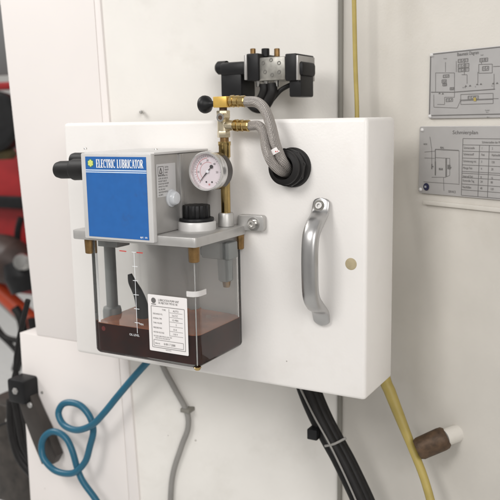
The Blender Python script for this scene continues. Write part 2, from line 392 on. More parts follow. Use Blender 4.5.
# ------------------------------------------------------------------ electric lubricator
lub = thing('lubricator', 'electric oil lubricator with blue front sign and clear tank of brown oil', 'lubricator', (.183, -.055, .045))
x0, x1, yf, zp0, zp1 = .102, .264, -.1075, .1737, .184
frXY = frame((0, 0, 0), X, Y, Z)
pl = MB().prism(rrect(x0, yf, x1, -.0015, .004), frXY, zp0, zp1, .0012).build('mounting_plate', M_alu, lub)
er = MB().prism(rrect(.2555, .1785, .2885, .1960, .0035), frame((0, 0, 0), X, Z, -Y), .0004, .008, .001).build('ear', M_alu, pl)
bc = at(253.5, 224, 'y', -.008)
MB().lathe([(.0074, 0), (.0074, .0012), (.0050, .0014), (.0050, .0050), (.0044, .0058), (.0026, .0058), (.0022, .0030), (0, .0030)], bc, (0, -1, 0), 28).build('bolt', M_steel, er)
# housing
hx0, hx1, hz0, hz1 = .1265, .2165, .1845, .2665
frXZ = frame((0, 0, 0), X, Z, -Y)
hs = MB().box((hx0 + .0015, -.1065, hz0 - .0005), (hx1 - .001, -.004, hz1), .0025, 2).build('housing', M_aludark, lub)
fp = MB().prism(rrect(hx0 - .0005, .1768, hx1 + .0012, .2680, .0015), frXZ, .1068, .1135, .0012).build('front_panel', M_frame, hs)
MB().box((hx0 - .0005, -.1075, .2662), (hx1 + .001, -.004, .2688), .0009).build('top_cover', M_frame, hs)
rb = at(181, 165, 'x', hx1); MB().box((hx1 - .002, rb.y - .0035, hz0), (hx1 + .0012, rb.y + .0035, hz1 - .001), .0008).build('rib', M_aludark, hs)
for px, py in ((85.5, 148.5), (156, 149.5), (147, 144.5)):
    c = at(px, py, 'z', .269); MB().lathe([(0, .0012), (.0016, .0010), (.0020, 0), (.002, -.001)], c, Z, 14).build('cover_screw', M_steel, hs)
# sign
sTL, sBR = at(85.4, 155.4, 'y', -.1137), at(148.4, 239, 'y', -.1137)
sx0, sx1, sz0, sz1 = .1325, .2118, .1795, .2645
sg = MB().prism([(sx0, sz0), (sx1, sz0), (sx1, sz1), (sx0, sz1)], frXZ, .1136, .1139).build('sign', M_blue, fp, 0)
SW = sx1 - sx0
ink = Ink(frXZ, .11395)
for a, b in ((.0135, .0147), (.0156, .0166)): ink.poly([(sx0, sz1 - b), (sx1, sz1 - b), (sx1, sz1 - a), (sx0, sz1 - a)])
ink.build('sign_line', M_pale, sg)
# condensed serif capitals drawn as strokes
def arc(cx, cy, rx, ry, a0, a1, n=8): return [(cx + rx * math.cos(math.radians(a0 + (a1 - a0) * i / n)), cy + ry * math.sin(math.radians(a0 + (a1 - a0) * i / n))) for i in range(n + 1)]
GL = {
 'E': (.62, [([(.16, 0), (.16, 1)], .17), ([(.02, .03), (.56, .03)], .07), ([(.02, .97), (.54, .97)], .07), ([(.16, .51), (.42, .51)], .07), ([(.55, 0), (.55, .24)], .06), ([(.53, 1), (.53, .76)], .06), ([(.42, .38), (.42, .64)], .05)]),
 'L': (.60, [([(.16, 0), (.16, 1)], .17), ([(.02, .03), (.55, .03)], .07), ([(.02, .97), (.30, .97)], .07), ([(.55, 0), (.55, .28)], .06)]),
 'C': (.64, [(arc(.34, .5, .25, .46, 55, 305, 12), .13), ([(.52, .66), (.52, 1)], .06), ([(.52, .0), (.52, .2)], .05)]),
 'T': (.62, [([(.31, 0), (.31, 1)], .17), ([(.03, .97), (.59, .97)], .07), ([(.18, .03), (.44, .03)], .07), ([(.04, 1), (.04, .72)], .06), ([(.58, 1), (.58, .72)], .06)]),
 'R': (.68, [([(.16, 0), (.16, 1)], .17), ([(.02, .03), (.30, .03)], .07), ([(.02, .97), (.32, .97)], .07), (arc(.30, .73, .22, .24, 90, -90), .12), ([(.16, .49), (.32, .49)], .07), ([(.34, .49), (.58, .03)], .15), ([(.54, .03), (.68, .03)], .07)]),
 'I': (.34, [([(.17, 0), (.17, 1)], .17), ([(.03, .03), (.31, .03)], .07), ([(.03, .97), (.31, .97)], .07)]),
 'U': (.68, [([(.16, .97), (.16, .3)], .16), (arc(.34, .3, .18, .27, 180, 360), .11), ([(.52, .3), (.52, .97)], .09), ([(.02, .97), (.30, .97)], .07), ([(.40, .97), (.64, .97)], .07)]),
 'B': (.64, [([(.16, 0), (.16, 1)], .17), ([(.02, .03), (.32, .03)], .07), ([(.02, .97), (.32, .97)], .07), (arc(.30, .74, .20, .23, 90, -90), .12), (arc(.30, .27, .24, .24, 90, -90), .13), ([(.16, .51), (.32, .51)], .06)]),
 'A': (.70, [([(.10, .03), (.34, 1)], .08), ([(.34, 1), (.58, .03)], .16), ([(.18, .33), (.50, .33)], .07), ([(.0, .03), (.22, .03)], .07), ([(.46, .03), (.70, .03)], .07)]),
 'O': (.68, [(arc(.34, .5, .25, .46, 0, 360, 18), .13)]),
}
ink = Ink(frXZ, .1141); word = 'ELECTRIC LUBRICATOR'
tw = sum(.36 if ch == ' ' else GL[ch][0] for ch in word); tx0, tx1 = sx0 + .0145, sx1 - .0035; th = .0088; k = (tx1 - tx0) / tw; x = tx0; tz = sz1 - .0115
for ch in word:
    if ch == ' ': x += .36 * k; continue
    gw, st = GL[ch]
    for pts, t in st: ink.path([(x + a * k, tz + b * th) for a, b in pts], t * th * .78)
    x += gw * k
ink.build('lettering', M_ink, sg)
Ink(frXZ, .11405).row(sx1 - .0108, sz0 + .0016, sx1 - .0012, .0017).build('small_lettering', M_ink, sg)
ec = (sx0 + .0072, sz1 - .0068)
e = Ink(frXZ, .11405); e.poly(ngon(*ec, .0043, 20)); e.build('emblem_ground', mat('green_print', (.05, .20, .16), .5), sg)
e = Ink(frXZ, .1143)
for q in range(6):
    a = math.radians(90 + 60 * q); cx, cz = ec[0] + .0024 * math.cos(a), ec[1] + .0024 * math.sin(a); e.poly(ngon(cx, cz, .00135, 10))
e.poly(ngon(*ec, .0014, 10)); e.build('emblem', mat('yellow_green_print', (.62, .68, .18), .5), sg)
# warning label and button on the housing flank
frS = frame((hx1 - .001, 0, 0), Y, Z, X)
a = at(156.5, 163, 'x', hx1); b = at(176.5, 190, 'x', hx1)
ly0, ly1, lz0, lz1 = a.y, b.y, .2225, .2565
wl = MB().prism([(ly0, lz0), (ly1, lz0), (ly1, lz1), (ly0, lz1)], frS, .0002, .0004).build('warning_label', M_slabel, hs, 0)
ink = Ink(frS, .00055); lw = ly1 - ly0; lh = lz1 - lz0
ink.rect(ly0 + lw * .08, lz1 - lh * .33, ly0 + lw * .36, lz1 - lh * .08, .0005); ink.path([(ly0 + lw * .22, lz1 - lh * .12), (ly0 + lw * .15, lz1 - lh * .28), (ly0 + lw * .29, lz1 - lh * .28)], .0009, True)
WORDS = ('CAUTION', 'TURN OFF', 'POWER', 'BEFORE OPENING THE', 'COVER. USE CLEAN OIL', 'VISCOSITY 32-68 CST', 'DO NOT RUN THE PUMP', 'WITHOUT OIL. CHECK', 'OIL LEVEL DAILY', 'AND FILTER MONTHLY', 'AC SUPPLY')
for q in range(11):
    z = lz1 - lh * (.13 + .083 * q); ink.text(WORDS[q], ly0 + lw * (.42 if q < 3 else .08), z, lh * .050, .62 if q < 3 else .66)
ink.build('label_print', M_dark, wl)
c = at(172, 198, 'x', hx1); MB().lathe([(.0094, -.001), (.0094, .0012), (.0078, .0020), (.0072, .0062), (.0060, .0076), (0, .0080)], V(hx1 - .001, c.y, c.z), X, 32).build('push_button', mat('translucent_grey_button', (.60, .62, .65), .25, coat=.5), hs)
# cable entry on the left side
c0 = at(70, 168.5, 'y', -.085); ct_ = at(56, 169, 'y', -.085).x; cf_ = at(73.5, 169, 'y', -.085).x
ce = MB().lathe([(.0115, 0), (.0120, .127 - cf_ - .002), (.0112, .127 - cf_), (.0100, .127 - cf_ + .001), (.0100, .127 - ct_ - .008), (.0088, .127 - ct_ - .003), (.005, .127 - ct_ - .0005), (0, .127 - ct_)], V(.127, -.085, c0.z), (-1, 0, -.03), 32)
hp_ = at(78, 160, 'y', -.06)
ce.lathe([(.0085, -.03), (.0085, .004), (.0075, .0075), (.0045, .0095), (0, .010)], hp_, (-1, 0, 0), 24)
ce.build('cable_entry', M_rubber, hs)

# filler cap
cc = at(197, 229, 'z', zp1)
cc = V(cc.x, cc.y, zp1)
cp = MB().lathe([(.0208, -.001), (.0208, .0075), (.0200, .0090), (.0170, .0092), (0, .0092)], cc, Z, 48).build('filler_neck', M_frame, lub)
bm_ = MB(); bm_.lathe([(.0, .0093), (.0185, .0093), (.0190, .0105), (.0185, .0125), (.0150, .0130)], cc, Z, 48)
n = 60; gp = []
for k in range(n):
    r = .0148 if k % 5 < 3 else .0134; a_ = 2 * math.pi * k / n; gp.append((cc.x + r * math.cos(a_), cc.y + r * math.sin(a_)))
bm_.prism(gp, frXY, zp1 + .0125, zp1 + .0265, .0009)
bm_.build('filler_cap', M_black, lub)

# tank: notched corners, open top under the plate
zo = .0800
tx0_, tx1_, ty0, ty1, tz0, tz1 = .1195, .2595, -.1015, -.004, .0455, .1735
m = MB(); outer = rrect(tx0_, ty0, tx1_, ty1, .0075, 8); inner = rrect(tx0_ + .0038, ty0 + .0038, tx1_ - .0038, ty1 - .0038, .0085, 8)
n = len(outer); cxm, cym = (tx0_ + tx1_) / 2, (ty0 + ty1) / 2
def sc_(P_, k): return [(cxm + (x_ - cxm) * k, cym + (y_ - cym) * k) for x_, y_ in P_]
loops = [(outer, tz1), (outer, tz0 + .004), (sc_(outer, .988), tz0 + .0015), (sc_(outer, .965), tz0)]
loops_in = [(inner, tz1), (inner, tz0 + .006), (sc_(inner, .985), tz0 + .004)]
def ringup(Ls):
    rs_ = [[m.bm.verts.new(V(x_, y_, z_)) for x_, y_ in P_] for P_, z_ in Ls]
    for A, B in zip(rs_, rs_[1:]):
        for k in range(n): m.bm.faces.new([A[k], A[(k + 1) % n], B[(k + 1) % n], B[k]])
    m.bm.faces.new(rs_[-1]); return rs_
ro, ri = ringup(loops), ringup(loops_in)
for k in range(n): m.bm.faces.new([ro[0][k], ri[0][k], ri[0][(k + 1) % n], ro[0][(k + 1) % n]])
tank = m.build('tank', M_acryl, lub, 40)
oi = rrect(tx0_ + .0035, ty0 + .0035, tx1_ - .0035, ty1 - .0035, .0083, 8)
m = MB(); m.prism(oi, frXY, tz0 + .0028, zo - .0006, 0); oil = m.build('oil', M_oil, tank, 30)
m = MB(); m.prism(oi, frXY, zo - .0005, zo); m.build('oil_lit_surface', M_oiltop, oil, 30)
p_ = at(104.5, 328, 'y', ty0 + .0035); MB().lathe([(0, .0003), (.0026, .0003), (.0030, -.003)], V(p_.x, ty0 + .0035, p_.z), -Y, 16).build('red_float', mat('dark_red_float', (.20, .012, .010), .5), tank)
# corner screws: brass nut under the plate and a long rod down the notch
for cx, cy, ox_, oy_ in ((.1185, ty0 + .004, .0048, .0010), (.2555, ty0 + .004, -.0005, .0005), (tx1_ - .0022, ty1 - .004, -.0015, -.0005), (.1185, ty1 - .004, .0045, -.001)):
    MB().cyl((cx, cy, zp0 + .0005), (cx, cy, zp0 - .0165), .0060, .0055, 20, .0008).build('brass_nut', M_brassd, lub)
    if cx == .2555: MB().cyl((cx + ox_, cy + oy_, zp0 - .017), (cx + ox_, cy + oy_, tz0 + .002), .0006, None, 12).build('corner_rod', M_frame, lub)  # pale colour paints the bright edge line of the clear corner
    if cx == .2555: MB().cyl((cx, cy, tz0 + .0005), (cx, cy, tz0 - .0030), .0042, .0030, 16, .0005).build('rod_end', M_brass, lub)
arcp = rrect(tx0_, ty0, tx1_, ty1, .0075, 8)[:9]; arcO = rrect(tx0_ - .001, ty0 - .001, tx1_ + .001, ty1 + .001, .0085, 8)[:9]
inn = [(tx1_ - .0115, ty0 + .0001)] + [(x_ - .0001, y_ + .0001) for x_, y_ in arcp] + [(tx1_ - .0001, ty0 + .0175)]
out = [(tx1_ - .0115, ty0 - .001)] + arcO + [(tx1_ + .001, ty0 + .0175)]
MB().prism(out + inn[::-1], frXY, .1215, .1272).build('corner_clip', mat('white_plastic', (.66, .64, .63), .4), lub)
# insides
pc = at(111, 285, 'y', -.062)
MB().lathe([(.0068, zp0 - .001), (.0068, .088), (.0105, .087), (.0115, .083), (.0115, .074), (0, .074)], (pc.x, -.062, 0), Z, 24).build('suction_pipe', M_grpart, tank)
MB().box((pc.x - .009, -.073, zp0 - .013), (pc.x + .022, -.050, zp0 - .0005), .001).build('pump_block', M_grpart, tank)
f0 = [at(*p, 'y', -.062) for p in ((130.5, 274), (133, 282), (139, 294), (143, 308), (146, 330))]
fm = MB().tube(f0, [.0025, .0046, .0058, .0072, .0085], 14)
fm.build('reflection_shape', M_rubber, tank)  # dark bent shape added to stand in for a reflection in the tank
rv = at(221, 250, 'y', -.032)
m = MB(); m.box((rv.x - .022, -.042, rv.z - .009), (rv.x + .016, -.022, rv.z + .010), .002)
m.cyl((rv.x + .004, -.032, rv.z - .008), (rv.x + .004, -.032, rv.z - .034), .0095, .0085, 20, .001)
m.cyl((rv.x - .021, -.032, rv.z - .002), (rv.x - .026, -.032, rv.z - .002), .006, .006, 16)
rvp = m.build('relief_valve', M_grpart, tank)
MB().cyl((rv.x + .004, -.032, rv.z - .033), (rv.x + .004, -.032, rv.z - .041), .005, .0035, 16).build('valve_tip', M_brassd, rvp)
# scale printed on the tank front
frT = frame((0, ty0, 0), X, Z, -Y)
def tp(px, py): p_ = at(px, py, 'y', ty0); return (p_.x, p_.z)
ink = Ink(frT, .0003); a, b = tp(133, 252), tp(140, 330); xs = (a[0] + b[0]) / 2 - .001
ink.line((xs, a[1]), (xs, b[1] - .004), .0006)
for k in range(6):
    z = a[1] + (b[1] - a[1]) * (k / 5.5); ink.line((xs - .003, z), (xs + .004, z), .0006)
ink.text('MIN', xs + .0035, tp(140, 325)[1], .0022, .9); ink.text('OIL LEVEL', xs - .011, tp(135, 336)[1], .0024, .9)
ink.build('level_scale', M_ink, tank)
ink = Ink(frT, .0003); ink.line(tp(119.5, 250.6), tp(126.5, 251.4), .0012); ink.line(tp(136.5, 252.4), tp(143, 253), .0012); ink.build('level_mark', M_red, tank)
# paper label
lx0, lx1, lz0, lz1 = .1905, .2440, .0587, .1270
pa, pb, pc_, pd = tp(147, 293), tp(187, 299), tp(151, 349), tp(189, 357)
lx0, lx1 = (pa[0] + pc_[0]) / 2, (pb[0] + pd[0]) / 2; lz1, lz0 = (pa[1] + pb[1]) / 2, (pc_[1] + pd[1]) / 2
lb = MB().prism(rrect(lx0, lz0, lx1, lz1, .001, 2), frT, .0002, .0005).build('rating_label', M_label, tank, 0)
LW, LH = lx1 - lx0, lz1 - lz0
ink = Ink(frT, .0007)
def L_(u, v): return (lx0 + u * LW, lz1 - v * LH)
for r_ in ((.08, .20, .93, .93),): ink.rect(*L_(r_[0], r_[3]), *L_(r_[2], r_[1]), .0005)
ink.rect(*L_(.12, .90), *L_(.88, .795), .0004)
ink.text('TYPE', *L_(.36, .265), .0018, .85)
for v, tx_, h_ in ((.345, 'DISCHARGE VOL', .0017), (.425, 'INTERVAL TIME', .0017), (.505, 'TANK VOLUME', .0017), (.59, 'PRESSURE MAX', .0017), (.67, 'MOTOR VOLTAGE', .0017)): ink.text(tx_, *L_(.12, v), h_, .68)
for v, tx_, u0 in ((.265, 'AUTO', .64), (.345, '3-6 CC', .61), (.425, '15 MIN', .61), (.505, '2', .70), (.59, '15 K', .63), (.67, '110 V', .62)):
    ink.text(tx_, *L_(u0, v), .0020, .9); ink.line(L_(.55, v + .02), L_(.88, v + .02), .0003)
ink.line(L_(.54, .22), L_(.54, .70), .0003)
ink.text('USE CLEAN LUBRICATING OIL ONLY AND', *L_(.12, .735), .0014, .62); ink.text('CHECK THE OIL LEVEL EVERY DAY', *L_(.16, .77), .0014, .62)
ink.text('SERIAL NO', *L_(.15, .868), .0015, .62); ink.text('0 091 7 2000', *L_(.38, .872), .0024, .8)
ink.text('LUBRICATION PUMP UNIT', *L_(.27, .10), .0023, .68); ink.text('OIL INJECTION TYPE NO 100', *L_(.27, .148), .0022, .60)
ink.text('MADE FOR OIL', *L_(.42, .965), .0011, .7)
ex, ez = L_(.15, .10); ink.poly(ngon(ex, ez, .0030, 14)); ink.line((ex - .003, ez - .004), (ex + .003, ez - .004), .0008)
ink.build('label_print', M_grey, lb)

# pressure gauge
gx = at(205.2, 171.6, 'y', -.058); GA = V(gx.x, -.058, gx.z); ga = V(0.02, -1, 0.03).normalized()
Rg = .0208
gs = MB().lathe([(0, -.027), (Rg * .80, -.027), (Rg * .97, -.0235), (Rg * .97, -.012), (Rg * 1.0, -.0118), (Rg * 1.0, -.0098)], GA, ga, 56).build('gauge', mat('dark_gauge_case', (.03, .022, .018), .3, coat=.3), lub)
MB().lathe([(Rg * .96, -.0118), (Rg * 1.0, -.0118), (Rg * 1.01, -.010), (Rg * 1.01, -.001), (Rg * .97, .0002), (Rg * .90, 0), (Rg * .86, -.003), (Rg * .86, -.006)], GA, ga, 56).build('bezel', mat('polished_bezel', (.70, .69, .68), .22, .7), gs, 40)
MB().lathe([(0, -.006), (Rg * .87, -.006)], GA, ga, 48).build('dial', mat('pinkish_dial', (.74, .68, .70), .5), gs)
gq = ga.to_track_quat('Z', 'Y').to_matrix(); gu = X.copy(); gu = (gu - ga * gu.dot(ga)).normalized(); gv = ga.cross(gu) * 1
if gv.z < 0: gv = -gv
frG = frame(GA + ga * -.006, gu, gv, ga)
def pol(a, r): a = math.radians(a); return (r * math.cos(a), r * math.sin(a))
ink = Ink(frG, .0002)
for k in range(31):
    a = 230 - k * 280 / 30; ink.line(pol(a, Rg * (.70 if k % 5 == 0 else .74)), pol(a, Rg * .80), .0004)
for i_, s_ in enumerate(('0', '10', '20', '30', '40', '50', '60')):
    a = 230 - i_ * 280 / 6; p = pol(a, Rg * .56)
    if i_ < 6: ink.text(s_, p[0] - .001 * len(s_), p[1] - .0011, .0022, .9)
ink.build('dial_print', M_grey, gs)
ink = Ink(frG, .0003)
pts = [pol(a, Rg * .47) for a in range(232, 60, -8)]; ink.path(pts, .0004)
pts = [pol(a, Rg * .68) for a in range(230, 90, -8)]; ink.path(pts, .0006); ink.poly(ngon(0.0015, -.0138, .0011, 8)); ink.build('dial_marks', mat('faded_red_print', (.62, .30, .30), .6), gs)
ink = Ink(frG, .0003)
for sx_ in (-.0022, .0048): ink.poly(ngon(sx_, -.0112, .0010, 10))
ink.build('dial_dot', M_dark, gs)
m = MB(); nd = [pol(228, Rg * .72), pol(138, .0007), pol(48, Rg * .36), pol(318, .0007)]
m.prism(nd, frG, .0008, .0014); m.prism(ngon(*pol(48, Rg * .33), .0019, 14), frG, .0007, .0015)
m.build('needle', M_dark, gs); MB().lathe([(0, .0025), (.0016, .0022), (.0018, .0004)], GA + ga * -.006, ga, 16).build('needle_hub', M_ink, gs)
MB().lathe([(0, -.0020), (Rg * .88, -.0022)], GA, ga, 48).build('gauge_glass', M_glass, gs)
MB().cyl(GA + ga * -.027, GA + ga * -.040, .0062, None, 6).build('gauge_stem', M_brassd, gs)

# ------------------------------------------------------------------ brass manifold above the plate
py_ = -.020; bx = .2483
man = thing('brass_manifold', 'upright brass pipe with tee fittings rising behind the round gauge', 'pipe fitting', (bx, py_, zp1))
def zz(py): return at(225, py, 'y', py_).z
MB().lathe([(0, zp1 + .0004), (.0088, zp1 + .0004), (.0088, zz(214)), (.0078, zz(212.5)), (0, zz(212.5))], (bx, py_, 0), Z, 32).build('base_collar', M_alu, man)
pp = MB().lathe([(0, zz(214)), (.0052, zz(214)), (.0052, zz(158)), (.0064, zz(157)), (.0064, zz(146)), (.0070, zz(145)), (.0070, zz(141.5)), (0, zz(141.5))], (bx, py_, 0), Z, 32).build('pipe', M_brass, man)
bx2 = at(222, 124, 'y', py_).x; z1 = zz(138)
MB().lathe([(0, zz(142)), (.0048, zz(142)), (.0048, zz(131)), (0, zz(131))], (bx, py_, 0), Z, 24).build('nipple', M_brassd, man)
m = MB(); xt = bx - .0006
frH = frame((xt, py_, 0), X, Y, Z)
m.prism(ngon(0, 0, .0072, 6, .3), frH, zz(137.5), zz(130.8), .0006); m.lathe([(0, zz(131)), (.0066, zz(131)), (.0066, zz(113)), (0, zz(113))], (xt, py_, 0), Z, 24)
m.prism(ngon(0, 0, .0072, 6, .5), frH, zz(117.5), zz(110.5), .0006)
zb_ = zz(125) - .0005
m.cyl((xt, py_, zb_), (xt + .013, py_, zb_), .0058, .0056, 24, .0005)
zf = zz(117.5); m.cyl((xt + .003, py_, zf), (xt + .003, py_ - .0115, zf), .0054, .0050, 6)
tee = m.build('tee', M_brassp, man)
m = MB(); m.lathe([(0, .0112), (.0026, .0112), (.0026, .0118), (.0046, .0118), (.0046, .0100)], (xt + .003, py_, zf), (0, -1, 0), 20); m.build('port_ring', M_steel, tee)
MB().cyl((xt + .003, py_ - .0112, zf), (xt + .003, py_ - .01185, zf), .0024, None, 16).build('port_bore', M_brown, tee)
MB().lathe([(0, zz(111)), (.0042, zz(111)), (.0042, zz(106)), (0, zz(106))], (xt, py_, 0), Z, 20).build('nipple', M_brown, man)
ztop = zz(96.5); zlow = zz(107.5)
MB().box((xt - .0080, py_ - .0078, zlow), (xt + .0088, py_ + .0075, ztop), .0007).build('elbow_block', M_goldblk, man)
def fitting(xs_, zc, name):
    m = MB(); m.lathe([(0, 0), (.0045, 0), (.0045, .0012), (.0064, .0014), (.0066, .0052), (.0056, .0056), (.0050, .0070), (.0062, .0074), (.0064, .0112), (.0056, .0116), (.0050, .0130), (.0060, .0134), (.0063, .0185), (.0056, .0196), (0, .0196)], (xs_, py_, zc), (1, .0, -.035), 12)
    m.build(name, M_brass, man, 25)
zu = (ztop + zlow) / 2 + .0006
fitting(xt + .0085, zu, 'hose_fitting'); fitting(xt + .0128, zb_, 'hose_fitting')
# black knob
kc = V(xt - .008, py_, zu - .002)
MB().lathe([(0, 0), (.0026, 0), (.0028, .005), (.0042, .0085), (.0068, .0110), (.0090, .0130), (.0098, .0160), (.0098, .0180), (.0088, .0205), (.006, .0220), (0, .0226)], kc, (-1, .15, -.03), 32).build('vent_knob', M_black, man)

# braided hoses
def hose(pts, r, label, ferr):
    t = thing('braided_hose', label, 'hose', pts[0], 'steel braided hoses')
    MB().tube(pts, r, 20, 14).build('sleeve', M_hose, t)
    return t
a0 = V(xt + .0280, py_, zu - .0008); b0 = V(xt + .0322, py_, zb_ - .0008)
def hp(px, py, y): return at(px, py, 'y', y)
up = [a0, hp(257, 102.5, -.021), hp(265, 110, -.024), hp(271, 126, -.028), hp(276, 146, -.030), hp(283, 162, -.026), hp(290, 171, -.008)]
lo = [b0, hp(259, 126.0, -.022), hp(264, 134, -.026), hp(266, 148, -.034), hp(271, 161, -.036), hp(279, 170, -.028), hp(288, 174, -.008)]
h1 = hose(up, .0056, 'steel braided hose from the gold block, upper of the two arching into the gland', 0)
h2 = hose(lo, .0051, 'steel braided hose from the pale tee, lower of the two bending into the gland', 0)
c = hp(277, 152, -.0365)
tg = MB().tube([hp(275.0, 148.5, -.0302), hp(277.6, 153.5, -.0298)], .0064, 20, 4); tg.build('paper_tag', M_label, h1)
fr = frame(hp(276.6, 152, -.0368), X, Z, -Y)
Ink(fr, 0).poly(ngon(-.001, .0005, .0007, 8)).poly(ngon(.0012, .0008, .0006, 8)).build('tag_print', M_red, h1)

# ------------------------------------------------------------------ pneumatic valve on the back wall
yv = .108
va = thing('solenoid_valve', 'black and silver pneumatic valve on the wall above the white cabinet', 'valve', (.22, .155, .34))
def vb(px0, py0, px1, py1, ya, yb, bev=.0015):
    a, b = at(px0, py1, 'y', ya), at(px1, py0, 'y', ya); return (a.x, ya, a.z), (b.x, yb, b.z), bev
m = MB(); m.box(*vb(258, 56, 285, 81, yv, .156)); bd = (m.box(*vb(259, 58, 276, 79, .150, .182)) or m).build('valve_body', mat('grey_valve_metal', (.36, .35, .32), .4, .6, noise=.3, nscale=120), va)
m = MB()
for px, py in ((263, 63), (271, 60), (279, 63), (265, 72), (272, 75), (279, 72)):
    m.lathe([(.0012, -.0004), (.0014, .0006), (.0022, .0006), (.0026, 0), (.0026, -.001)], at(px, py, 'y', yv), -Y, 16)
m.build('port', mat('dark_valve_metal', (.22, .215, .20), .4, .6), bd)
m = MB(); m.box(*vb(246.5, 53, 258, 81, yv - .004, .156)); m.build('end_block', M_black, va)
m = MB(); m.box(*vb(285, 53, 296, 81, yv - .004, .156)); m.build('end_block', M_black, va)
m = MB(); m.box(*vb(244.3, 55, 246.3, 80, yv - .006, .150, .0004)); m.build('flange', M_aludark, va)
m = MB(); m.box(*vb(296.2, 55, 298, 80, yv - .006, .150, .0004)); m.build('flange', M_aludark, va)
def solenoid(px0, px1, hx0_, hx1_):
    m = MB(); m.box(*vb(px0, 61, px1, 76, yv - .002, .145, .004)); m.box(*vb(hx0_, 72, hx1_, 97, yv, .145, .002))
    return m
s_ = solenoid(219, 244.5, 221, 241); c = at(219, 68, 'y', yv + .012); s_.lathe([(0, .006), (.006, .005), (.0085, .002), (.0085, -.01)], (c.x + .002, yv + .012, c.z), -X, 20); s_.build('solenoid', M_black, va)
s_ = solenoid(296, 303, 289, 301); c = at(302, 66, 'y', yv + .012); s_.lathe([(0, .006), (.006, .005), (.0085, .002), (.0085, -.01)], (c.x - .002, yv + .012, c.z), X, 20); s_.build('solenoid', M_black, va)
for px in (258.5, 266.5, 276.5):
    c = at(px, 82, 'y', yv + .012); MB().cyl((c.x, c.y, c.z + .003), (c.x, c.y, c.z - .006), .0036, .003, 16, .0005).build('push_fitting', M_steel, va)
for px, mt in ((253, M_brassd), (277, M_brassd), (265.5, M_black)):
    c = at(px, 53.5, 'y', yv + .016); MB().cyl((c.x, c.y, c.z - .004), (c.x, c.y, c.z + .006), .005 if mt is M_black else .0035, None, 16, .0005).build('top_fitting', mt, va)
c = lambda px, py, y: at(px, py, 'y', y)
MB().tube([c(264, 84, yv + .01), c(264, 92, yv + .01), c(259, 101, yv + .012), c(249, 103, yv + .016), c(236, 92, yv + .02)], .0058, 14).build('air_tube', M_rubber, va)
MB().tube([c(272, 84, yv + .01), c(272, 93, yv + .008), c(265, 106, yv + .01), c(256, 108, yv + .012), c(247, 100, yv + .016)], .0062, 14).build('air_tube', M_rubber, va)
MB().tube([c(272, 100, yv + .012), c(281, 90, yv + .016), c(292, 84, yv + .02)], .0030, 10).build('air_tube', M_rubber, va)

# ------------------------------------------------------------------ engraved plates on the right-hand wall
def P2(pts, ox, oy): return [rs(ox + x_ / 5.556, oy + y_ / 5.556) for x_, y_ in pts]
s0, _ = rs(430.5, 85); zA, zB = .2975, .3705
pu = thing('diagram_plate', 'grey engraved circuit diagram plate, upper of the two on the right wall', 'plate', FR(s0 + .08, zA, 0), 'engraved plates')
o = MB().prism(rrect(s0, zA, s0 + .19, zB, .002, 3), FR, .0005, .0022, .0003).build('sheet', M_plate, pu, 0)
ink = Ink(FR, .0025); T = .00042
D_ = lambda pts, t=T: ink.path(P2(pts, 410, 45), t)
s1 = s0 + .185
ink.line((s0 + .0015, zA + .003), (s0 + .0015, zB - .003), .0011); ink.line((s0 + .001, zA + .0036), (s1, zA + .0036), .0010); ink.line((s0 + .003, zB - .0015), (s1, zB - .0015), .0008)
D_([(150, 155), (255, 155), (255, 262)]); D_([(150, 155), (150, 262)]); D_([(125, 262), (250, 262), (480, 245)], .0008)
D_([(140, 275), (140, 345), (270, 350), (288, 310), (470, 302)]); D_([(160, 330), (200, 330), (200, 290), (255, 290), (255, 262)])
D_([(205, 95), (205, 150)]); D_([(265, 90), (265, 150)]); D_([(295, 165), (325, 165), (325, 215)]); D_([(385, 150), (385, 212)])
D_([(390, 108), (465, 106), (465, 155), (390, 157), (390, 108)]); D_([(290, 275), (470, 268), (470, 325), (290, 330), (290, 275)]); D_([(285, 305), (500, 297)])
D_([(405, 95), (405, 108)]); D_([(310, 95), (310, 165)]); D_([(470, 120), (510, 118)]); D_([(475, 160), (475, 245)])
def sym(X0, X1, Y0, cells, h):                           # a valve symbol: a run of boxes with flow arrows
    a, b = P2([(X0, Y0), (X1, Y0)], 410, 45); cw = (b[0] - a[0]) / cells
    for q in range(cells):
        x_ = a[0] + q * cw; ink.rect(x_, a[1], x_ + cw, a[1] + h, .00045)
        ink.line((x_ + cw * .25, a[1] + h * .15), (x_ + cw * (.75 if q % 2 else .25), a[1] + h * .85), .0004); ink.line((x_ + cw * .7, a[1] + h * .2), (x_ + cw * .7, a[1] + h * .8), .0004)
def tri(X0, Y0, r_):
    a = P2([(X0, Y0)], 410, 45)[0]; ink.poly([(a[0] - r_, a[1]), (a[0] + r_, a[1]), (a[0], a[1] + r_ * 1.1)])
sym(275, 330, 98, 3, .0034); sym(275, 335, 128, 3, .0040); sym(275, 335, 150, 3, .0034); sym(395, 440, 95, 3, .0036); sym(410, 445, 143, 2, .0042)
sym(192, 225, 182, 2, .0030); sym(185, 210, 212, 2, .0036); sym(190, 212, 228, 2, .0026); sym(208, 245, 315, 2, .0034); sym(330, 388, 302, 3, .0034); sym(230, 252, 250, 2, .0026)
for X0, Y0 in ((318, 232), (342, 230), (382, 222), (402, 221), (470, 218), (492, 216), (172, 272), (190, 274)): tri(X0, Y0, .0016)
for X0, Y0, tx_, h_ in ((195, 80, 'P 6 bar', .0014), (300, 240, 'A1  B1', .0014), (368, 236, 'Y1', .0014), (460, 232, 'Y2', .0014), (425, 366, 'Druckluft', .0013), (430, 376, 'Plan 2', .0012), (435, 403, 'Blatt 1', .0012), (272, 62, 'Zylinder', .0013), (400, 60, 'Ventil', .0013)):
    a, b = P2([(X0, Y0), (X0 + 10, Y0)], 410, 45); ink.text(tx_, a[0], a[1], h_, .8)
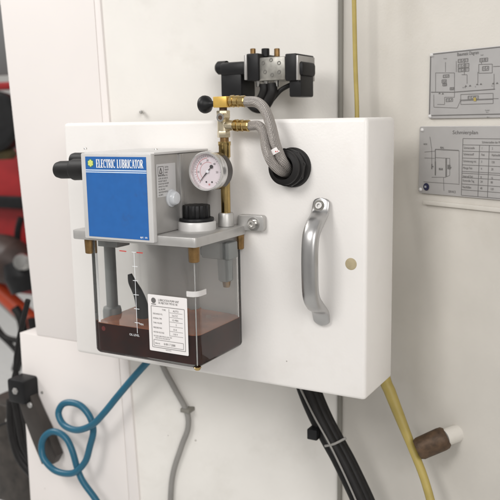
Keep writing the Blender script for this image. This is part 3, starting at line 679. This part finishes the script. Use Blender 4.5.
a = P2([(270, 46), (405, 38)], 410, 45); ink.text('Pneumatic Diagram', a[0][0], zB - .0062, .0036, .72)
ink.build('engraving', M_grey, o)
Ink(FR, .0027).poly([rs(410 + x_ / 5.556, 45 + y_ / 5.556) for x_, y_ in ((362, 292), (376, 292), (376, 312), (362, 312))]).build('yellow_mark', M_yellow, o)
def rivet(s_, z_, par): MB().lathe([(0, .0022), (.0012, .0020), (.0021, .0010), (.0023, -.0005)], FR(s_, z_, .0023), RN, 16).build('rivet', M_frame, par)
rivet(s0 + .0025, zA + .0010 + .0016, pu); rivet(s0 + .003, zB - .0022, pu)
s0, _ = rs(420.5, 160); zA, zB = .2115, .2890
plw = thing('lubrication_plate', 'grey engraved plate titled Schmierplan with a table, below the diagram plate', 'plate', FR(s0 + .08, zA, 0), 'engraved plates')
o = MB().prism(rrect(s0, zA, s0 + .20, zB, .003, 4), FR, .0005, .0026, .0003).build('sheet', M_plate, plw, 0)
ink = Ink(FR, .0029)
D_ = lambda pts, t=T: ink.path(P2(pts, 410, 115), t)
a, b = P2([(245, 103), (385, 103)], 410, 115)
c_ = bpy.data.curves.new('t', 'FONT'); c_.body = 'Schmierplan'; o_ = bpy.data.objects.new('t', c_); COL.objects.link(o_); bpy.context.view_layer.update(); tw_ = o_.dimensions.x; bpy.data.objects.remove(o_)
ink.text('Schmierplan', a[0], a[1] - .0005, .0040, (b[0] - a[0]) / (tw_ * .0040 / .7))
st, en = P2([(300, 130), (300, 450)], 410, 115); xs3 = [P2([(q_, 250)], 410, 115)[0][0] for q_ in (300, 393, 447, 500)]
xs3[3] = s0 + .19; rows = [P2([(300, q_)], 410, 115)[0][1] for q_ in (130, 165, 200, 238, 276, 312, 322, 346, 382, 414, 445)]
for z_ in rows: ink.line((xs3[0], z_), (xs3[3], z_), .0005)
for i_, xx in enumerate(xs3[:3]): ink.line((xx, rows[0] if i_ == 0 else rows[1]), (xx, rows[-1]), .0005)
for i_, (z_, wd, c1, c2) in enumerate(zip(rows[1:-1], ('Schmierstelle', 'Schmierstoff', 'Schmierung mit', 'Menge Fett', '', 'Intervall Std', 'Kontrolle Tag', 'Nachfüllen'), ('1', 'Fett', '3', '4', '', '8', '24', '40'), ('2', 'Hydrauliköl', '150', '20', '', '16', '80', '120'))):
    if not wd: continue
    ink.text(wd, xs3[0] + .0014, z_ - .0044, .0025, .78); ink.text(c1, xs3[1] + .0028, z_ - .0044, .0024, .8); ink.text(c2, xs3[2] + .0035, z_ - .0044, .0024, .8)
ink.text('Schmierstellen der Maschine', xs3[1] + .003, rows[0] - .0048, .0024, .8)
D_([(150, 190), (280, 196)], .0009); D_([(150, 190), (150, 335)], .0008); D_([(90, 205), (150, 200), (150, 240), (90, 238)]); D_([(130, 345), (205, 345), (230, 335), (230, 240), (150, 236)])
D_([(210, 238), (210, 342)], .0018); D_([(150, 258), (150, 332)], .0014); D_([(85, 370), (285, 384)]); D_([(195, 345), (198, 420)]); D_([(120, 120), (130, 190), (130, 300)], .0004); D_([(282, 196), (282, 380)], .0004)
for bx0, bx1, by, hh in ((178, 195, 186, .0022), (128, 140, 300, .006), (170, 190, 305, .0024), (218, 232, 300, .005), (85, 105, 165, .0016)):
    a, b = P2([(bx0, by), (bx1, by)], 410, 115); ink.row(a[0], a[1], b[0], hh)
a = P2([(222, 430)], 410, 115)[0]; ink.text('SERVICE', a[0], a[1], .0026, .8)
ink.build('engraving', M_grey, o)
nb = P2([(100, 398)], 410, 115)[0]
rd = Ink(FR, .0031).poly(ngon(nb[0], nb[1], .0044, 24)).build('navy_roundel', M_navy, o)
Ink(FR, .0033).text('BS', nb[0] - .0024, nb[1] - .001, .0022, .95).build('roundel_print', M_ink, rd)
rivet(s0 + .0042, zB - .0042, plw); rivet(s0 + .0034, zA + .0042, plw)
s0b, _ = rs(425, 203)
o = MB().prism([(s0b, .1985), (s0b + .19, .1985), (s0b + .19, .2035), (s0b, .2035)], FR, .0003, .0034, .0006).build('ledge_strip', M_beige)
tag(o, 'slim beige ledge strip running along the wall under the Schmierplan plate', 'ledge')

# ------------------------------------------------------------------ hoses and cables under the cabinet
o = MB().tube([V(.333, .138, .55), at(355, 50, 'y', .138), at(357, 115, 'y', .136), V(.345, .125, .22), V(.357, .118, .10), at(383, 372, 'y', .112), at(390, 392, 'y', .110), at(401, 420, 'y', .104), at(411, 445, 'y', .098), at(424, 478, 'y', .085), at(436, 520, 'y', .07)],
              [.0027, .0027, .0027, .004, .006, .0072, .0072, .0062, .0052, .005, .005], 14, 12).build('yellow_hose', M_yellow)
tag(o, 'yellow hose running down behind the right end of the white cabinet', 'hose')
cb = thing('cable_bundle', 'thick bundle of black cables hanging below the white cabinet', 'cables', at(305, 385, 'y', .13))
for dx, r_, yy in ((-3, .0062, .12), (3, .0070, .112), (9, .0062, .118), (13, .0050, .125)):
    MB().tube([at(296 + dx, 360, 'y', yy), at(304 + dx, 388, 'y', yy), at(315 + dx, 415, 'y', yy - .002), at(328 + dx, 440, 'y', yy - .004), at(340 + dx, 462, 'y', yy - .006), at(358 + dx, 500, 'y', yy - .01), at(370 + dx, 530, 'y', yy - .01)], r_, 14).build('cable', M_rubber, cb)
MB().tube([at(300, 388, 'y', .104), at(314, 416, 'y', .103), at(330, 445, 'y', .10), at(346, 478, 'y', .0965), at(360, 510, 'y', .094), at(372, 540, 'y', .092)], .0012, 8).build('thin_wire', M_conduit, cb)
MB().tube([at(325, 446, 'y', .103), at(334, 444, 'y', .1015), at(346, 438, 'y', .106)], .0016, 8).build('cable_tie', M_conduit, cb)
a = at(315, 433, 'y', .108); MB().box((a.x - .008, .100, a.z - .007), (a.x + .006, .128, a.z + .007), .0015).build('clip', M_black, cb)
gcd = thing('grey_conduit', 'thin grey conduit with a dark clamp on the wall under the oil tank', 'conduit', at(187, 408, 'y', .14))
MB().tube([rec(*p, .006) for p in ((150, 330), (163, 366), (175, 389), (186.5, 411), (188, 428), (181, 448), (172, 480), (170, 530))], .0040, 12).build('tube', M_conduit, gcd)
a = rec(186, 410.5, .008); MB().box((a.x - .0075, a.y - .004, a.z - .0028), (a.x + .0075, a.y + .012, a.z + .0032), .001).build('clamp', M_dkgrey, gcd)
# pipe stub with rusty nut
st_ = thing('pipe_stub', 'white pipe stub with a rusty brown nut at the bottom of the right wall', 'pipe', rwall(455, 432))
e0, e1, e2 = rwall(470, 428, -.02), rwall(444, 438, .018), rwall(412, 452, .046)
MB().cyl(e0, e1, .0105, .0100, 24).build('pipe', M_beige, st_)
dd = (e2 - e1).normalized(); MB().lathe([(0, -.004), (.0105, -.004), (.0130, -.001), (.0136, .004), (.0132, .030), (.0115, .034), (0, .034)], e1, dd, 24).build('nut', M_brown, st_)

# blue coiled air hose in front of the left panel
bl = [(178, 326, .075), (160, 347, .072), (150, 359, .068), (133, 378, .062), (117, 397, .056), (104, 413, .052), (92, 425, .050), (77, 430, .052), (64, 425, .056), (58.5, 414, .060), (62, 405, .064), (70, 402.5, .066), (81, 406, .066), (90, 417, .064), (93.3, 431, .062), (90, 446, .060),
      (85, 462, .058), (73, 473, .054), (56, 471, .054), (44, 459, .056), (41.5, 446, .060), (45, 436, .062), (54, 431.5, .064), (65, 437, .064), (72, 450, .062), (81, 478, .060), (99, 505, .058), (112, 540, .056)]
o = MB().tube([at(a, b, 'y', c_) for a, b, c_ in bl], .0049, 18, 10).build('air_hose', M_bluehose)
tag(o, 'blue coiled air hose looping below the oil tank', 'hose')

# ------------------------------------------------------------------ dark bracket, cables at the lower left edge
br = thing('clamp_bracket', 'dark diagonal metal bracket bolted to the lower left panel edge', 'bracket', at(26, 395, 'y', .08))
fr = frame((0, 0, 0), X, Z, -Y); 
pts = [at(x_, y_, 'y', .082) for x_, y_ in ((22, 397), (35, 394), (41, 408), (53, 434), (61, 454), (57, 462), (46, 462), (37, 440), (28, 416))]
MB().prism([(p.x, p.z) for p in pts], fr, -.088, -.072, .002).build('arm', mat('dark_grey_brown_metal', (.055, .047, .042), .45, .3, noise=.2), br)
MB().box(tuple(at(8, 402, 'y', .06)), tuple(at(23, 382, 'y', .06) + V(0, .05, 0)), .004).build('clamp_jaw', M_black, br)
c = at(15.5, 391, 'y', .060); MB().lathe([(0, .004), (.0022, .004), (.0024, .0022), (.0052, .0022), (.0056, .001), (.0056, -.001)], c, -Y, 6).build('clamp_screw', M_aludark, br)
c = at(30, 405, 'y', .0715); MB().lathe([(0, .002), (.004, .002), (.0048, .001), (.0048, -.001)], c, -Y, 18).build('arm_screw', M_aludark, br)
c = at(42, 392.5, 'y', .0895); MB().lathe([(0, .001), (.002, .001), (.0024, -.001)], c, -Y, 14).build('bolt', M_conduit, br)
cg = thing('cable_loom', 'loose black cables hanging at the lower left beside the panel', 'cables', at(15, 420, 'y', .12))
for pts, r_ in (([(22, 340), (18, 362), (13, 385), (15, 420), (18, 448), (34, 470)], .0040), ([(28, 300), (19, 340), (16, 372), (22, 410), (24, 440), (40, 462)], .0045), ([(15, 395), (20, 420), (25, 445), (40, 472)], .0085), ([(11, 400), (12, 430), (20, 458), (38, 480)], .0080), ([(22, 398), (27, 425), (31, 445), (45, 465)], .0075), ([(-8, 430), (3, 424), (12, 422)], .0022)):
    MB().tube([at(x_, y_, 'y', .14) for x_, y_ in pts], r_, 12).build('cable', M_rubber, cg)

ft = thing('machine_foot', 'dark greasy machine foot low at the left edge behind the black cables', 'machine foot', at(14, 440, 'y', .25))
a, b = at(-2, 470, 'y', .22), at(20, 404, 'y', .22); MB().box((a.x - .01, .20, a.z - .05), (b.x + .03, .27, b.z), .008).build('block', mat('greasy_dark_metal', (.05, .042, .036), .5, .2, noise=.5, nscale=50), ft)
c = at(10, 420, 'y', .20); MB().lathe([(0, .006), (.006, .006), (.007, .004), (.007, -.001)], c, -Y, 6).build('bolt', M_steel, ft)
a = at(14, 400, 'y', .22); MB().cyl((a.x, .235, a.z - .02), (a.x, .235, a.z + .045), .010, .009, 18, .001).build('stud', M_grpart, ft)
# ------------------------------------------------------------------ workshop seen past the left panel (out of focus)
YB = 1.0
def bg_(px, py, y=YB): return at(px, py, 'y', y)
ct = thing('red_cart', 'red metal tool cart standing far behind the white panel', 'tool cart', (-1.3, 1.15, -1))
a, b = bg_(-60, 240), bg_(34, 150); MB().box((a.x, 1.02, a.z - .16), (b.x + .15, 1.06, b.z), .006).build('back_panel', M_redpaint, ct)
a, b = bg_(-60, 93), bg_(30, 81); MB().box((a.x, .98, a.z), (b.x + .1, 1.02, b.z), .004).build('upper_rail', M_redpaint, ct)
a, b = bg_(-60, 204), bg_(40, 197.5); MB().box((a.x, .985, a.z), (b.x, 1.015, b.z), .004).build('cross_bar', M_black, ct)
a, b = bg_(-60, 79), bg_(30, 0); MB().box((a.x, 1.0, a.z), (b.x + .1, 1.01, b.z), .002).build('mesh_panel', M_meshgrey, ct)
t0, t1 = bg_(-45, 250, .92), bg_(40, 328, .92)
MB().tube([t0, t1], .026, 12, 2).build('slanted_rail', M_orange, ct)
MB().tube([t0 - V(0, -.02, .045), t1 - V(0, -.02, .045)], .016, 12, 2).build('slanted_edge', M_conduit, ct)
MB().tube([bg_(-40, 300, 1.05), bg_(-40, 520, 1.05)], .015, 8, 2).build('leg', M_dkgrey, ct)
c = bg_(2, 123, .95); o = MB().lathe([(0, 0), (.02, 0), (.02, .01), (.085, .01), (.092, .02), (.092, .06), (.08, .07), (0, .07)], c, (.3, -1, .1), 32).build('cable_reel', M_black); tag(o, 'round black reel at the far left edge above the red panel', 'reel')
c = bg_(2, 153, .93); m = MB(); m.lathe([(0, -.02), (.035, -.018), (.045, -.003), (.035, .012), (.02, .03), (0, .032)], c, Z, 20); o = m.build('cloth_bundle', M_olive); tag(o, 'small olive cloth bundle under the round black reel', 'cloth')
o = MB().tube([bg_(21, 218, .93), bg_(18, 230, .93), bg_(18, 243, .93), bg_(23, 252, .93)], .010, 10).build('hook', M_black); tag(o, 'curved black hook hanging before the red cart panel', 'hook')
mc = thing('lathe_machine', 'dark grey machine housing far behind the red cart', 'machine', (-1.75, 1.5, -1))
MB().box((-2.2, 1.45, -.12), (-1.42, 1.9, .32), .02).build('housing', mat('dark_machine_paint', (.05, .05, .052), .5, noise=.3), mc)
for k in range(4): MB().cyl((-1.52 - .09 * k, 1.44, .02 + .05 * (k % 2)), (-1.52 - .09 * k, 1.40, .02 + .05 * (k % 2)), .022, None, 16).build('knob', M_steel, mc)
cn = thing('power_tool', 'dark brown and black power tool lying on the slanted orange rail', 'tool', bg_(14, 280, .9))
MB().tube([bg_(-20, 250, .9), bg_(2, 258, .9), bg_(14, 263, .9), bg_(24, 268, .9)], [.06, .075, .07, .05], 18).build('body', M_dkbrown, cn)
MB().tube([bg_(18, 262, .86), bg_(23, 276, .86), bg_(27, 291, .86)], [.045, .055, .045], 16).build('motor', M_black, cn)
c = bg_(21, 262, .80); MB().lathe([(0, .01), (.02, .008), (.025, 0), (.025, -.02)], c, (0.3, -1, .2), 20).build('metal_ring', M_steel, cn)
lg = thing('black_cables', 'thin black cables dangling under the orange rail', 'cables', bg_(20, 320, .9))
for pts, r_ in (([(15, 308), (20, 316), (23, 330), (22, 348), (16, 370)], .014), ([(31, 318), (33, 330), (33, 345)], .012), ([(-5, 325), (5, 337), (19, 341)], .009), ([(-5, 330), (8, 342), (17, 352), (24, 362)], .008)):
    MB().tube([bg_(x_, y_, .85) for x_, y_ in pts], r_, 10).build('cable', M_rubber, lg)
